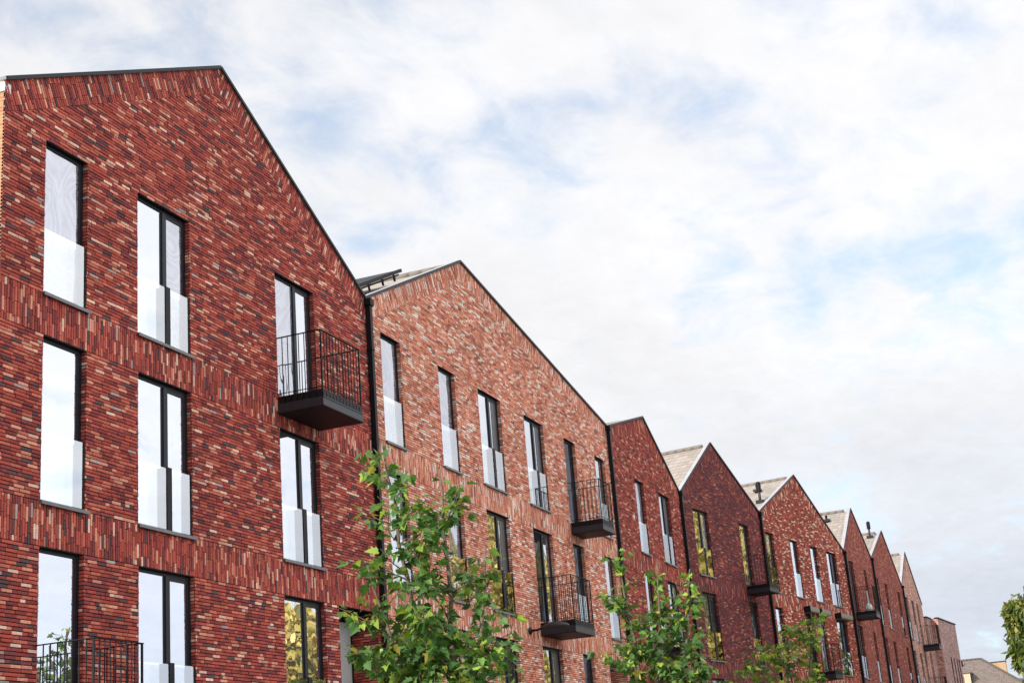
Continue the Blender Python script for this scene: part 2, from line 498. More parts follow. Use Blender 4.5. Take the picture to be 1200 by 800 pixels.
def make_house(name, label, P, ang, u0, u1, ridge, zl, zr, pal, wins, recesses=(), balconies=(), depth=9.0,
               mortar='mortar', side='side', pipe=True, vents=(), group='brick gable houses in the terrace', gable=True):
    """P, ang: facade line; u0..u1 along it; ridge=(u,z); zl, zr eave heights"""
    a = math.radians(ang)
    loc = (P[0]+u0*math.cos(a), P[1]-u0*math.sin(a), 0)
    H = empty(name, loc, -a)
    tag(H, label, 'house', group)
    W = u1-u0; ru, rz = ridge[0]-u0, ridge[1]
    holes = []
    for (u, w, lv, st, *o) in wins:
        z0, z1 = LV[lv]; holes.append((u-u0, u-u0+w, z0, z1))
    for (u, w, z0, z1, dp) in recesses: holes.append((u-u0, u-u0+w, z0, z1))
    wall = MB()
    pl = PAL[pal]
    BT = .45   # gable band, measured square to the slope
    if gable:
        tl = Vector((ru, rz-zl)).normalized(); tr = Vector((W-ru, zr-rz)).normalized()
        nl = (-tl.y, tl.x); nr = (-tr.y, tr.x)          # outward (up) normals of the two slopes
        cl = nl[0]*0+nl[1]*zl; cr = nr[0]*W+nr[1]*zr
        outer = [(nl[0], nl[1], cl), (nr[0], nr[1], cr)]
        inner = [(nl[0], nl[1], cl-BT), (nr[0], nr[1], cr-BT)]
        # miter line through the ridge and the inner apex
        det = nl[0]*nr[1]-nr[0]*nl[1]
        ax = ((cl-BT)*nr[1]-(cr-BT)*nl[1])/det; az = (nl[0]*(cr-BT)-nr[0]*(cl-BT))/det
        mx, mz = ru-ax, rz-az
        mn = (mz, -mx)       # points right
        mc = mn[0]*ru+mn[1]*rz
        top = max(rz, zl, zr)
        # left band
        Lb = math.hypot(ru, rz-zl)+.5
        O = (0, 0, zl); aa = (tl.x, 0, tl.y); bb = (nl[0], 0, nl[1])
        def tr_planes(planes, O, aa, bb):
            res = []
            for (p, q, c) in planes:
                res.append((p*aa[0]+q*aa[2], p*bb[0]+q*bb[2], c-(p*O[0]+q*O[2])))
            return res
        pls = tr_planes([(mn[0], mn[1], mc-.003), (-1, 0, 0), outer[0], outer[1]], O, aa, bb)
        soldiers(wall, pl, -.5, Lb, -BT, 0, [], pls, O, aa, bb)
        O = (ru, 0, rz); aa = (tr.x, 0, tr.y); bb = (nr[0], 0, nr[1])
        Lb = math.hypot(W-ru, rz-zr)+.5
        pls = tr_planes([(-mn[0], -mn[1], -mc-.003), (1, 0, W), outer[0], outer[1]], O, aa, bb)
        soldiers(wall, pl, -.5, Lb, -BT, 0, [], pls, O, aa, bb)
        inner_c = [(p, q, c-.004) for (p, q, c) in inner]
    else:
        top = max(zl, zr)
        tl = Vector((W, zr-zl)).normalized(); nl = (-tl.y, tl.x); cl = nl[1]*zl
        outer = [(nl[0], nl[1], cl)]; inner_c = outer
    zprev = 0.012
    zones = []
    z = 0.0
    for (b0, b1) in BANDS:
        zones.append((z, b0)); z = b1
    zones.append((z, top+.05))
    for k, (z0, z1) in enumerate(zones):
        if k == 0: z0 = z1-int((z1-z0)/CH)*CH
        courses(wall, pl, 0, W, z0, z1, holes, inner_c if k == 3 else [])
    for (z0, z1) in BANDS: soldiers(wall, pl, 0, W, z0, z1-J, holes, [])
    # mortar bed behind the bricks
    zb = sorted({0.0, *[q for b_ in BANDS for q in b_], *[h[2] for h in holes], *[h[3] for h in holes], top+.01})
    for z0, z1 in zip(zb, zb[1:]):
        segs = [(0, W)]
        zm = (z0+z1)/2
        for (h0, h1, hz0, hz1) in holes:
            if hz0 < zm < hz1:
                segs = [q for (s, e) in segs for q in (((s, h0), (h1, e)) if h0 >= s and h1 <= e else ((s, e),)) if q[1]-q[0] > 1e-4]
        for (s, e) in segs:
            p = clip_all([(s, z0), (e, z0), (e, z1), (s, z1)], outer)
            if p: wall.poly([(x, .019, zz) for (x, zz) in p], 1)
    # brick returns of every opening
    for i, (h0, h1, z0, z1) in enumerate(holes):
        dp = .125 if i < len(wins) else recesses[i-len(wins)][4]
        rows = int(round((z1-z0)/CH))
        for (x, nn, aa) in ((h1, (-1, 0, 0), (0, 1, 0)), (h0, (1, 0, 0), (0, 1, 0))):
            O = (x, 0, z1-rows*CH)
            if dp < .2:
                for r in range(rows):
                    e = rnd.uniform(-.003, .003)
                    wall.prism([(.0, r*CH), (dp, r*CH), (dp, r*CH+CH-J), (.0, r*CH+CH-J)], O, aa, (0,0,1), nn, -.02, e, 0, pick(pl))
                wall.poly([(x-nn[0]*.006, .0, z0), (x-nn[0]*.006, dp, z0), (x-nn[0]*.006, dp, z1), (x-nn[0]*.006, .0, z1)], 1)
            else:
                courses(wall, pl, 0, dp, 0, rows*CH, [], [], O, aa, (0,0,1), nn)
                wall.poly([(x-nn[0]*.009, .0, z0), (x-nn[0]*.009, dp, z0), (x-nn[0]*.009, dp, z1), (x-nn[0]*.009, .0, z1)], 1)
    wo = wall.build('wall', [M['brick'], M[mortar]], H)
    # body behind the facade
    bd = MB()
    def zt(x): return (zl+(rz-zl)*x/ru if x <= ru else rz+(zr-rz)*(x-ru)/(W-ru)) if gable else zl+(zr-zl)*x/W
    y0, y1 = .16, depth
    bd.poly([(0, .0, 0), (0, .0, zl-.01), (0, y1, zl-.01), (0, y1, 0)])
    bd.poly([(W, y1, 0), (W, y1, zr-.01), (W, .0, zr-.01), (W, .0, 0)])
    bk = [(0, y1, 0), (0, y1, zl-.01)]+([(ru, y1, rz-.01)] if gable else [])+[(W, y1, zr-.01), (W, y1, 0)]
    bd.poly(bk)
    # inner lining keeps daylight out behind frames
    bd.poly([(0.02, 1.4, 0), (W-.02, 1.4, 0), (W-.02, 1.4, min(zl, zr)-.05), (.02, 1.4, min(zl, zr)-.05)])
    bd.build('side_walls', M[side], H)
    # roof planes, laid as tint=(along slope, across, 0) for the tile pattern
    rf = MB()
    def slope(xa, za, xb, zb_, dz=-.09):
        Ls = math.hypot(xb-xa, zb_-za)
        ya, yb = .05, depth+.1
        i = len(rf.v)
        rf.v.extend([(xa, ya, za+dz), (xb, ya, zb_+dz), (xb, yb, zb_+dz), (xa, yb, za+dz)])
        rf.c.extend([(0, 0, 0, 1), (Ls, 0, 0, 1), (Ls, yb-ya, 0, 1), (0, yb-ya, 0, 1)]); rf.usec = True
        rf.f.append((i, i+1, i+2, i+3)); rf.m.append(0)
    if gable:
        slope(0, zl, ru, rz); slope(W, zr, ru, rz)
    else:
        slope(0, zl, W, zr)
    ro = rf.build('roof', M['tile'], H)
    if gable:
        rc = MB()
        for k in range(int(depth/.35)):
            yy = .3+k*.35
            rc.tube([(ru, yy, rz-.07), (ru, yy+.34, rz-.075)], [.085, .10], 8)
        rc.build('ridge_tiles', M['tile'], ro, smooth=True)
    # coping: zinc cap, and a front trim coloured dark for the edge's shade
    cp = MB(); tm = MB()
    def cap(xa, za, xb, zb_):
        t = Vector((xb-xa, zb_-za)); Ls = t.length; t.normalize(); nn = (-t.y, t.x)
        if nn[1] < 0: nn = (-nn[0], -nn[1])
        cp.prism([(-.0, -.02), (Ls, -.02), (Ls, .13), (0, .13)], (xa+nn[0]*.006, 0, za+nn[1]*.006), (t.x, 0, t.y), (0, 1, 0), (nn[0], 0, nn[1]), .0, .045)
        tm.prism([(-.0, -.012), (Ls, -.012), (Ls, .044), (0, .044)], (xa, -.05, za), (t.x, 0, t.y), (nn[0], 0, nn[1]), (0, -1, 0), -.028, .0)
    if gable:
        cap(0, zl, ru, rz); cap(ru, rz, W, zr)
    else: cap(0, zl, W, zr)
    cp.build('coping', M['zinc'], ro, recalc=True); tm.build('verge_shade_trim', M['frame'], ro, recalc=True)
    # windows
    for (u, w, lv, st, *o) in wins:
        z0, z1 = LV[lv]; o = o[0] if o else {}
        bal = o.get('bal', False)
        make_window(H, u-u0, w, z0, z1, st, guard=o.get('guard', not bal), sill=not bal, awning=o.get('awn', False))
        if bal: make_balcony(H, u-u0+o.get('b0', -.01), u-u0+o.get('b1', w+.03), z0)
    # recessed porches
    for (u, w, z0, z1, dp) in recesses:
        x0 = u-u0; x1 = x0+w
        p = MB()
        p.box(x0-.0, x1+.0, .014, dp+.02, z1-.02, z1-.003)
        p.build('porch_soffit', M['soffit'], H)
        d = MB(); d.box(x0+.02, x1-.02, dp, dp+.05, z0, z1-.02); dd = d.build('porch_frame', M['frame'], H)
        q = MB(); q.box(x0+.12, x1-.13, dp-.03, dp-.002, z0+.05, z1-.16); q.build('door', M['door_grey'], dd)
        h = MB(); h.box(x0+.24, x0+.27, dp-.08, dp-.055, z0+.9, z0+1.25); h.box(x0+.245, x0+.265, dp-.06, dp-.028, z0+.92, z0+.95); h.box(x0+.245, x0+.265, dp-.06, dp-.028, z0+1.2, z0+1.23); h.build('handle', M['zinc'], dd)
    if pipe:
        p = MB()
        px = W
        p.box(px-.05, px+.05, -.125, -.025, .1, zr-.12)
        p.box(px-.085, px+.085, -.16, -.01, zr-.14, zr+.0)
        for zz in (1.2, 3.6, 6.2, 8.6, 10.9):
            if zz < zr-.3: p.box(px-.062, px+.062, -.137, -.0, zz, zz+.045)
        p.build('downpipe', M['black'], H)
    for (u, z) in vents:
        v = MB(); v.lathe([(0, -.05), (.07, -.05), (.075, -.03), (.06, 0), (.0, .0)], 14, mat=Matrix.Translation((u-u0, -.01, z)) @ Matrix.Rotation(-PI/2, 4, 'X') @ Matrix.Rotation(PI, 4, 'X'))
        v.build('vent_cover', M['white'], H, recalc=True)
    return H

# ------------------------------------------------------------------ the terrace
A0 = (0.0, 13.0); angA = 0.0
B0 = (50.45, 12.955); angB = 8.6
C0 = (68.395, 10.239); angC = 1.0
G = {'guard': False}
def b(**k): k['bal'] = True; return k

H1 = make_house('brick_house', 'nearest dark red brick gable house at the left, tall windows beside a black balcony', A0, angA, 15.15, 26.27,
    (20.79, 14.88), 12.06, 12.02, 'red',
    [(16.05,.98,3,'g'), (18.29,1.46,3,'mg'), (22.55,1.45,3,'gm',b(b0=-.03,b1=1.50)),
     (16.07,.97,2,'m'), (18.30,1.45,2,'mm'), (22.56,1.45,2,'mm'),
     (16.07,.96,1,'m',b(b0=-.04,b1=1.05)), (18.31,1.48,1,'mm'), (22.54,1.46,1,'mm')],
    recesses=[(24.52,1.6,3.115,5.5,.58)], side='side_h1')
H2 = make_house('brick_house', 'wide salmon brick house with pale flecked bricks and two stacked black balconies', A0, angA, 26.27, 42.47,
    (31.57, 14.59), 12.06, 12.68, 'salmon',
    [(26.90,.95,3,'g'), (29.83,.93,3,'g'), (32.16,1.44,3,'mx'), (35.24,1.44,3,'mx'), (38.32,.94,3,'d',b(b0=-.04,b1=.97)), (41.03,.94,3,'m'),
     (26.90,.95,2,'g'), (29.83,.93,2,'g'), (32.16,1.44,2,'mx'), (35.25,1.42,2,'dm',b(b0=-.04,b1=1.45)), (38.32,.9,2,'d'), (41.03,.94,2,'m'),
     (26.90,.95,1,'m'), (29.83,.93,1,'g'), (32.16,1.43,1,'md'), (35.23,1.44,1,'mx'), (38.32,.9,1,'d')],
    recesses=[(40.55,1.6,3.115,5.5,.58)], mortar='mortar_pale')
H3 = make_house('brick_house', 'narrow crimson brick gable house directly behind the second young tree', A0, angA, 42.47, 50.45,
    (46.70, 13.88), 12.67, 11.95, 'maroon',
    [(45.02,.98,3,'g'), (47.73,1.34,3,'mx'), (45.05,.95,2,'m',b(b0=-.05,b1=.9)), (47.70,1.34,2,'mg'),
     (45.05,.95,1,'m'), (47.70,1.34,1,'mm')], vents=[(44.55, 10.17)])
H4 = make_house('brick_house', 'dark plum brick gable house with yellow trees mirrored in its windows', B0, angB, 0, 7.72,
    (3.40, 14.30), 11.93, 12.20, 'plum',
    [(.98,1.38,3,'mg'), (5.40,.92,3,'m',b(b0=-.02,b1=.95)), (.96,1.38,2,'md'), (5.44,.88,2,'d'), (.96,1.38,1,'gd'), (5.44,.88,1,'d')])
H5 = make_house('brick_house', 'red brick gable house with three awning boxes over its middle windows', B0, angB, 7.72, 18.15,
    (12.57, 14.44), 12.20, 11.75, 'ruby',
    [(8.20,.88,3,'m'), (11.02,.88,3,'m'), (13.50,.93,3,'m'), (15.60,1.32,3,'md'),
     (8.25,.86,2,'m'), (11.75,.9,2,'d',b(b0=-.03,b1=.95,awn=True)), (13.20,.95,2,'g',dict(awn=True, guard=False)), (15.72,1.4,2,'md',dict(awn=True)),
     (8.25,.86,1,'m'), (11.75,.9,1,'d'), (13.2,.95,1,'m'), (15.72,1.32,1,'mm')], vents=[(9.93, 10.42), (12.15, 9.2)])
H6 = make_house('brick_house', 'narrow wine red gable house carrying a balcony with a folded cream parasol', C0, angC, 0, 7.83,
    (3.69, 14.28), 11.77, 12.38, 'wine',
    [(.95,1.25,3,'gd',b(b0=-.05,b1=1.0)), (5.03,.72,3,'d'), (.85,1.33,2,'mm'), (5.08,.72,2,'d'), (.85,1.33,1,'mm'), (5.08,.72,1,'m')])
H7 = make_house('brick_house', 'wine red gable house between two pale tiled roof slopes, with four slit windows', C0, angC, 7.83, 17.5,
    (12.81, 14.45), 12.38, 11.99, 'wine',
    [(8.36,.9,3,'d'), (11.2,.82,3,'d'), (15.55,.85,3,'m'), (8.45,.9,2,'m'), (11.25,.82,2,'d'), (15.65,.85,2,'d'),
     (8.45,.9,1,'m'), (11.25,.82,1,'d'), (15.65,.85,1,'d')], vents=[(13.6, 10.0)])
H8 = make_house('brick_house', 'pale rose brick gable house at the far end of the row', C0, angC, 17.5, 25.2,
    (21.0, 14.31), 11.99, 11.62, 'rose',
    [(18.40,.95,3,'d'), (20.80,.88,3,'d'), (22.75,.8,3,'m',b(b0=.0,b1=.95)), (18.48,.95,2,'m'), (20.9,.85,2,'d'), (22.75,.8,2,'d',b(b0=0,b1=.95))],
    pipe=False, mortar='mortar_pale')

# flat-topped block that closes the row, stepping forward twice
def end_block():
    P = Vector((93.6, 9.80, 0)); a = math.radians(5.0)
    H = empty('flat_roof_block', P, -a)
    tag(H, 'mauve brick block with a flat sloping top, last building of the row', 'building')
    w = MB(); pl = PAL['mauve']
    faces = [(0.0, 1.3, .55), (1.3, 2.7, .12), (2.7, 8.4, -.3)]
    zt = 11.0
    holes = [(4.7,5.1,9.2,11.0-.9+.9), ]
    holes = []
    for lv in (1, 2):
        for x in (5.0, 5.95, 6.9, 7.6): holes.append((x, x+.35, LV[lv][0]+.4, LV[lv][1]+.25))
    for (x0, x1, y) in faces:
        courses(w, pl, x0, x1, 0, 10.97, holes, [], O=(0, y, 0))
        zs = sorted({0, zt, *[h[2] for h in holes], *[h[3] for h in holes]})
        for z0, z1 in zip(zs, zs[1:]):
            segs = [(x0, x1)]
            for (h0, h1, a0, a1) in holes:
                if a0 < (z0+z1)/2 < a1:
                    segs = [q for (s, e) in segs for q in (((s, h0), (h1, e)) if h0 >= s and h1 <= e else ((s, e),))]
            for (s, e) in segs: w.poly([(s, y+.009, z0), (e, y+.009, z0), (e, y+.009, z1), (s, y+.009, z1)], 1)
    for (x, ya, yb) in ((1.3, .55, .12), (2.7, .12, -.3)):
        courses(w, PAL['rose'], 0, abs(ya-yb), 0, 10.97, [], [], (x, yb, 0), (0,1,0), (0,0,1), (-1,0,0))
        w.poly([(x+.009, ya, 0), (x+.009, yb, 0), (x+.009, yb, zt), (x+.009, ya, zt)], 1)
    w.build('wall', [M['brick'], M['mortar_pale']], H)
    s = MB()
    s.poly([(8.4, -.3, 0), (8.4, 9, 0), (8.4, 9, zt), (8.4, -.3, zt)]); s.poly([(0, 9, 0), (8.4, 9, 0), (8.4, 9, zt), (0, 9, zt)])
    s.poly([(0, .55, 0), (0, 9, 0), (0, 9, zt), (0, .55, zt)])
    s.build('side_walls', M['side'], H)
    r = MB(); r.poly([(0, .55, zt), (1.3, .55, zt), (1.3, .12, zt), (2.7, .12, zt), (2.7, -.3, zt), (8.4, -.3, zt), (8.4, 9, zt), (0, 9, zt)])
    ro = r.build('roof', M['zinc'], H)
    c = MB(); c.box(2.66, 8.45, -.36, -.1, zt+.004, zt+.06); c.box(1.26, 2.655, .06, .3, zt+.004, zt+.06); c.box(0, 1.255, .5, .7, zt+.004, zt+.06)
    c.build('coping', M['frame'], ro)
    for (h0, h1, z0, z1) in holes:
        f = MB(); f.box(h0, h1, -.3+.10, -.3+.16, z0, z1); fo = f.build('window', M['frame'], H)
        g = MB(); g.box(h0+.05, h1-.05, -.3+.085, -.3+.098, z0+.05, z1-.05); g.build('pane', M['pane_dark'], fo)
        s = MB(); s.box(h0-.03, h1+.03, -.345, -.2, z0-.04, z0-.004); s.build('sill', M['sill'], fo)
    return H
end_block()

def roof_vent(H, u, y, z):
    m = MB(); m.box(u-.14, u+.14, y, y+.3, z, z+.10); m.tube([(u,y+.15,z+.05),(u-.05,y+.15,z+.30)], [.05,.06], 8)
    m.build('roof_vent', M['frame'], [c for c in H.children if c.name.startswith('roof')][0])
roof_vent(H6, 1.9, 2.6, 11.77+1.9*.68-.05); roof_vent(H6, 2.9, .9, 11.77+2.9*.68-.05)
roof_vent(H5, 3.4, 1.0, 12.20+3.4*.462-.05); roof_vent(H4, 1.8, 1.6, 11.93+1.8*.697-.05)
# ------------------------------------------------------------------ things on the houses
def local(P, ang, u, out, z):
    a = math.radians(ang)
    return Vector((P[0]+u*math.cos(a)-out*math.sin(a), P[1]-u*math.sin(a)-out*math.cos(a), z))

def solar_array():
    # rack of modules on the left slope of the salmon house
    sl = math.atan2(14.59-12.06, 31.57-26.27)
    o = empty('solar_panel_rack', (26.27, 13.0, 12.06)); o.rotation_euler = (0, -sl, 0)
    tag(o, 'black solar panel rack raised above the pale left roof slope of the salmon house', 'solar panel')
    for k in range(3):
        x0 = .35+k*1.15
        t = MB(); t.box(x0, x0+1.1, .75, 2.45, .20, .24); t.build('panel', M['solar'], o)
    f = MB()
    for y in (.8, 1.5, 2.3):
        f.box(.1, 3.9, y, y+.04, .10, .14)
    for x in (.5, 1.3, 2.1, 2.9, 3.6):
        for y in (.8, 2.3): f.box(x, x+.04, y, y+.04, .0, .20)
    f.box(.3, 3.85, .68, .745, .17, .25)
    f.build('mounting_rail', M['black'], o)
solar_array()

def flue(P, ang, u, y, z, h, label):
    p = local(P, ang, u, -y, z)
    o = empty('roof_flue', p); tag(o, label, 'flue pipe', 'flue pipes on the roofs')
    m = MB(); m.tube([(0,0,-.5), (0,0,h)], [.055,.055], 12); m.build('pipe', M['grey_steel'], o, smooth=True)
    m = MB(); m.tube([(0,0,h-.42), (0,0,h-.40), (0,0,h-.05), (0,0,h)], [.07,.10,.10,.04], 12); m.build('cowl', M['black'], o, smooth=False)
    m = MB(); m.box(-.16,.16,-.16,.16,-.12,.02); m.build('flashing', M['frame'], o)
flue(B0, angB, 9.5, .5, 13.0, .80, 'black roof flue on the pale tiles of the house with awning boxes')
flue(C0, angC, 12.1, .5, 14.15, .80, 'black roof flue standing against the sky near the far gables')

def wall_lamp():
    p = local(A0, angA, 34.42, 0, 5.80)
    o = empty('wall_lamp', p); tag(o, 'dark grey dish lamp on a short arm under the lower salmon house balcony', 'wall lamp')
    m = MB(); m.lathe([(0,0),(.10,0),(.10,.02),(.06,.05),(.035,.07),(.0,.07)], 14, mat=Matrix.Rotation(PI/2,4,'X')); m.build('base', M['frame'], o, recalc=True)
    m = MB(); m.tube([(0,-.05,0),(.0,-.2,.0),(0,-.34,.035)], [.032,.028,.03], 10); m.build('arm', M['frame'], o, smooth=True)
    T = Matrix.Translation((0,-.68,.05)) @ Matrix.Diagonal((.8,1.28,1,1)).to_4x4()
    m = MB(); m.lathe([(0,.10),(.08,.097),(.15,.08),(.22,.05),(.27,.01),(.29,-.025),(.285,-.03),(.25,-.015),(0,-.01)], 24, mat=T)
    m.build('lamp_shade', M['grey_steel'], o, smooth=True)
    m = MB(); m.lathe([(0,.185),(.035,.18),(.055,.15),(.055,.09),(.04,.08)], 12, mat=Matrix.Translation((0,-.56,.0)))
    m.build('photocell', M['zinc'], o, smooth=True)
wall_lamp()

def parasol():
    p = local(C0, angC, 1.55, .55, 9.05)
    o = empty('folded_parasol', p); tag(o, 'folded cream parasol with a white pole on the wine red house balcony', 'parasol')
    m = MB(); m.tube([(0,0,0),(0,0,.98)], [.03,.03], 8); m.build('pole', M['white'], o)
    m = MB(); m.lathe([(.03,.42),(.07,.39),(.14,.3),(.18,.18),(.18,.08),(.13,.03),(0,.03)], 14); m.build('canopy', M['white'], o, smooth=True)
parasol()
def folded_chair():
    p = local(A0, angA, 45.45, .5, 6.05)
    o = empty('folding_chair', p); tag(o, 'white folding chair on the crimson house balcony half hidden by leaves', 'chair')
    m = MB(); m.box(-.2,.2,-.2,.2,.42,.46); m.build('seat', M['white'], o)
    m = MB(); m.box(-.2,.2,.18,.21,.55,.85); m.build('backrest', M['white'], o)
    for sx in (-1,1):
        m = MB(); m.tube([(sx*.19,-.2,0),(sx*.19,.2,.85)],[.014,.014],6); m.build('leg', M['white'], o)
        m = MB(); m.tube([(sx*.17,.22,0),(sx*.17,-.18,.44)],[.014,.014],6); m.build('leg', M['white'], o)
folded_chair()
# gutter on the sunny flank of the nearest house
g = MB(); 
for k in range(9):
    t0 = PI+PI*k/9; t1 = PI+PI*(k+1)/9; R_ = .09
    g.poly([(-.1+R_*math.cos(t0), .0, R_*math.sin(t0)), (-.1+R_*math.cos(t1), .0, R_*math.sin(t1)), (-.1+R_*math.cos(t1), 9, R_*math.sin(t1)), (-.1+R_*math.cos(t0), 9, R_*math.sin(t0))])
g.poly([(-.1+.09*math.cos(PI+PI*k/9), .0, .09*math.sin(PI+PI*k/9)) for k in range(10)])
go = g.build('gutter', M['black'], H1); go.location = (0, .35, 11.85)
g = MB(); g.box(-.02, .12, .0, 9, 11.88, 12.02); g.build('eaves_board', M['white'], H1)

# ------------------------------------------------------------------ trees
def leaf_shape():
    # five-lobed plane leaf, unit size, petiole at the origin, tip along +y
    pts = [(0,0),(.16,-.06),(.42,.05),(.30,.20),(.52,.42),(.28,.46),(.22,.62),(.0,1.0),(-.22,.62),(-.28,.46),(-.52,.42),(-.30,.20),(-.42,.05),(-.16,-.06)]
    return pts
LS = leaf_shape()
def put_leaf(mb, p, d, up, size, col):
    """p base, d direction of the tip, up approximate face normal"""
    d = d.normalized(); s = d.cross(up)
    if s.length < 1e-3: s = d.orthogonal()
    s.normalize(); n = s.cross(d)
    fold = rnd.uniform(.05, .35); curl = rnd.uniform(-.1, .35)
    i = len(mb.v)
    P = []
    for (x, y) in LS:
        P.append(p + (s*x + d*y + n*(abs(x)*fold - y*y*curl))*size)
    mid = p + (d*.42 - n*(.42*.42*curl))*size
    mb.v.extend([tuple(q) for q in P]); mb.v.append(tuple(mid))
    mb.c.extend([col]*(len(P)+1)); mb.usec = True
    k = len(P)
    for j in range(k):
        mb.f.append((i+j, i+(j+1)%k, i+k)); mb.m.append(0)

def plane_tree(base, leaders, label, nleaf, size, seed, spread=1.0, fresh=1.0):
    """base point, leaders: list of (dx, dy, height, low limb height); dx,dy offsets of the leader tips"""
    global rnd
    keep = rnd; rnd = random.Random(seed)
    T = empty('plane_tree', base); tag(T, label, 'tree', 'young street trees in front of the terrace')
    tr = MB(); lf = MB()
    H = max(l[2] for l in leaders)
    th = 2.2
    tr.tube([(0,0,0),(.01,.0,.8),(.0,.02,th)], [.075,.06,.05], 10)
    twigs = []
    for (dx, dy, h) in leaders:
        pts = []; n = 9
        for k in range(n+1):
            t = k/n
            pts.append(Vector((dx*(t**.6)+rnd.uniform(-.03,.03)*(k>0), dy*(t**.6)+rnd.uniform(-.03,.03)*(k>0), th+(h-th)*t)))
        tr.tube(pts, [.042*(1-.85*k/n)+.004 for k in range(n+1)], 7)
        L_ = h-th
        nb = int(9+5*L_)
        for b_ in range(nb):
            t = rnd.uniform(.02, .93); k = t*n; k0 = int(k)
            p = pts[k0].lerp(pts[min(k0+1,n)], k-k0)
            a = rnd.uniform(0, 2*PI); ln = (1.25*(1-t)**.6+.18)*rnd.uniform(.55,1.05)*spread
            d = Vector((math.cos(a), math.sin(a), rnd.uniform(.35,.95))).normalized()
            q = [p]
            for s_ in range(4):
                d = (d+Vector((rnd.uniform(-.2,.2), rnd.uniform(-.2,.2), rnd.uniform(-.05,.2)))).normalized()
                q.append(q[-1]+d*ln/4)
            tr.tube(q, [.014*(1-t)+.006, .010*(1-t)+.005, .006, .004, .0025], 5)
            twigs.append((q, ln)); 
            if ln > .5:
                for _ in range(2):
                    s0 = rnd.randint(1,3); a2 = rnd.uniform(0,2*PI)
                    d2 = (d+Vector((math.cos(a2), math.sin(a2), .2))*.9).normalized()
                    q2 = [q[s0], q[s0]+d2*ln*.2, q[s0]+d2*ln*.42+Vector((0,0,.03))]
                    tr.tube(q2, [.005,.004,.0025], 5); twigs.append((q2, ln*.5))
        twigs.append((pts[-4:], .5))
    tot = sum(t[1] for t in twigs)
    for (q, ln) in twigs:
        m = max(2, int(round(nleaf*ln/tot)))
        for _ in range(m):
            s_ = rnd.random()**.7*(len(q)-1); k0 = min(int(s_), len(q)-2)
            p = q[k0].lerp(q[k0+1], s_-k0)
            a = rnd.uniform(0, 2*PI)
            d = Vector((math.cos(a), math.sin(a), rnd.uniform(-1.1,.25)))
            pet = d.normalized()*rnd.uniform(.03,.09)
            up = Vector((rnd.uniform(-.8,.8), rnd.uniform(-.8,.8), .75))
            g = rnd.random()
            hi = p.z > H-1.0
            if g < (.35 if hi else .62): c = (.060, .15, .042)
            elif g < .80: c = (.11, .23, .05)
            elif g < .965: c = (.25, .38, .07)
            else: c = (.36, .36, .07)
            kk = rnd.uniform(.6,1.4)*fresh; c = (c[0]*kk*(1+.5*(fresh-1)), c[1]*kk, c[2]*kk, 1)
            sz = size*rnd.uniform(.5,1.15)*(1 if s_ < len(q)-1.3 else .8)
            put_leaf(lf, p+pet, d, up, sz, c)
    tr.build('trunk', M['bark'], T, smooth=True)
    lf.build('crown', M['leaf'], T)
    rnd = keep
    return T
RV = Vector((.371565, -.925143, 0)).normalized()    # along the picture's width, on the ground
def off(m_): return (RV.x*m_, RV.y*m_)
t1 = plane_tree((16.0, 7.0, 0), [(*off(-.70), 6.0), (*off(-.03), 5.6), (*off(.45), 4.6), (*off(-.95), 4.5)],
    'young broad-leaved plane tree nearest the camera between the dark red and salmon houses', 2300, .145, 11, .84, 1.15)
t2 = plane_tree((24.3, 7.0, 0), [(*off(-.45), 5.75), (*off(.2), 5.45), (*off(.75), 5.3)],
    'middle young plane tree, two slim leaders in front of the crimson house', 1900, .15, 5, .82, 1.15)
t3 = plane_tree((35.0, 7.0, 0), [(*off(.85), 5.5), (*off(.2), 5.3), (*off(-.6), 4.9), (*off(-1.3), 4.5)],
    'third young plane tree, low at the bottom below the awning boxes', 1700, .17, 8, .95, 1.7)

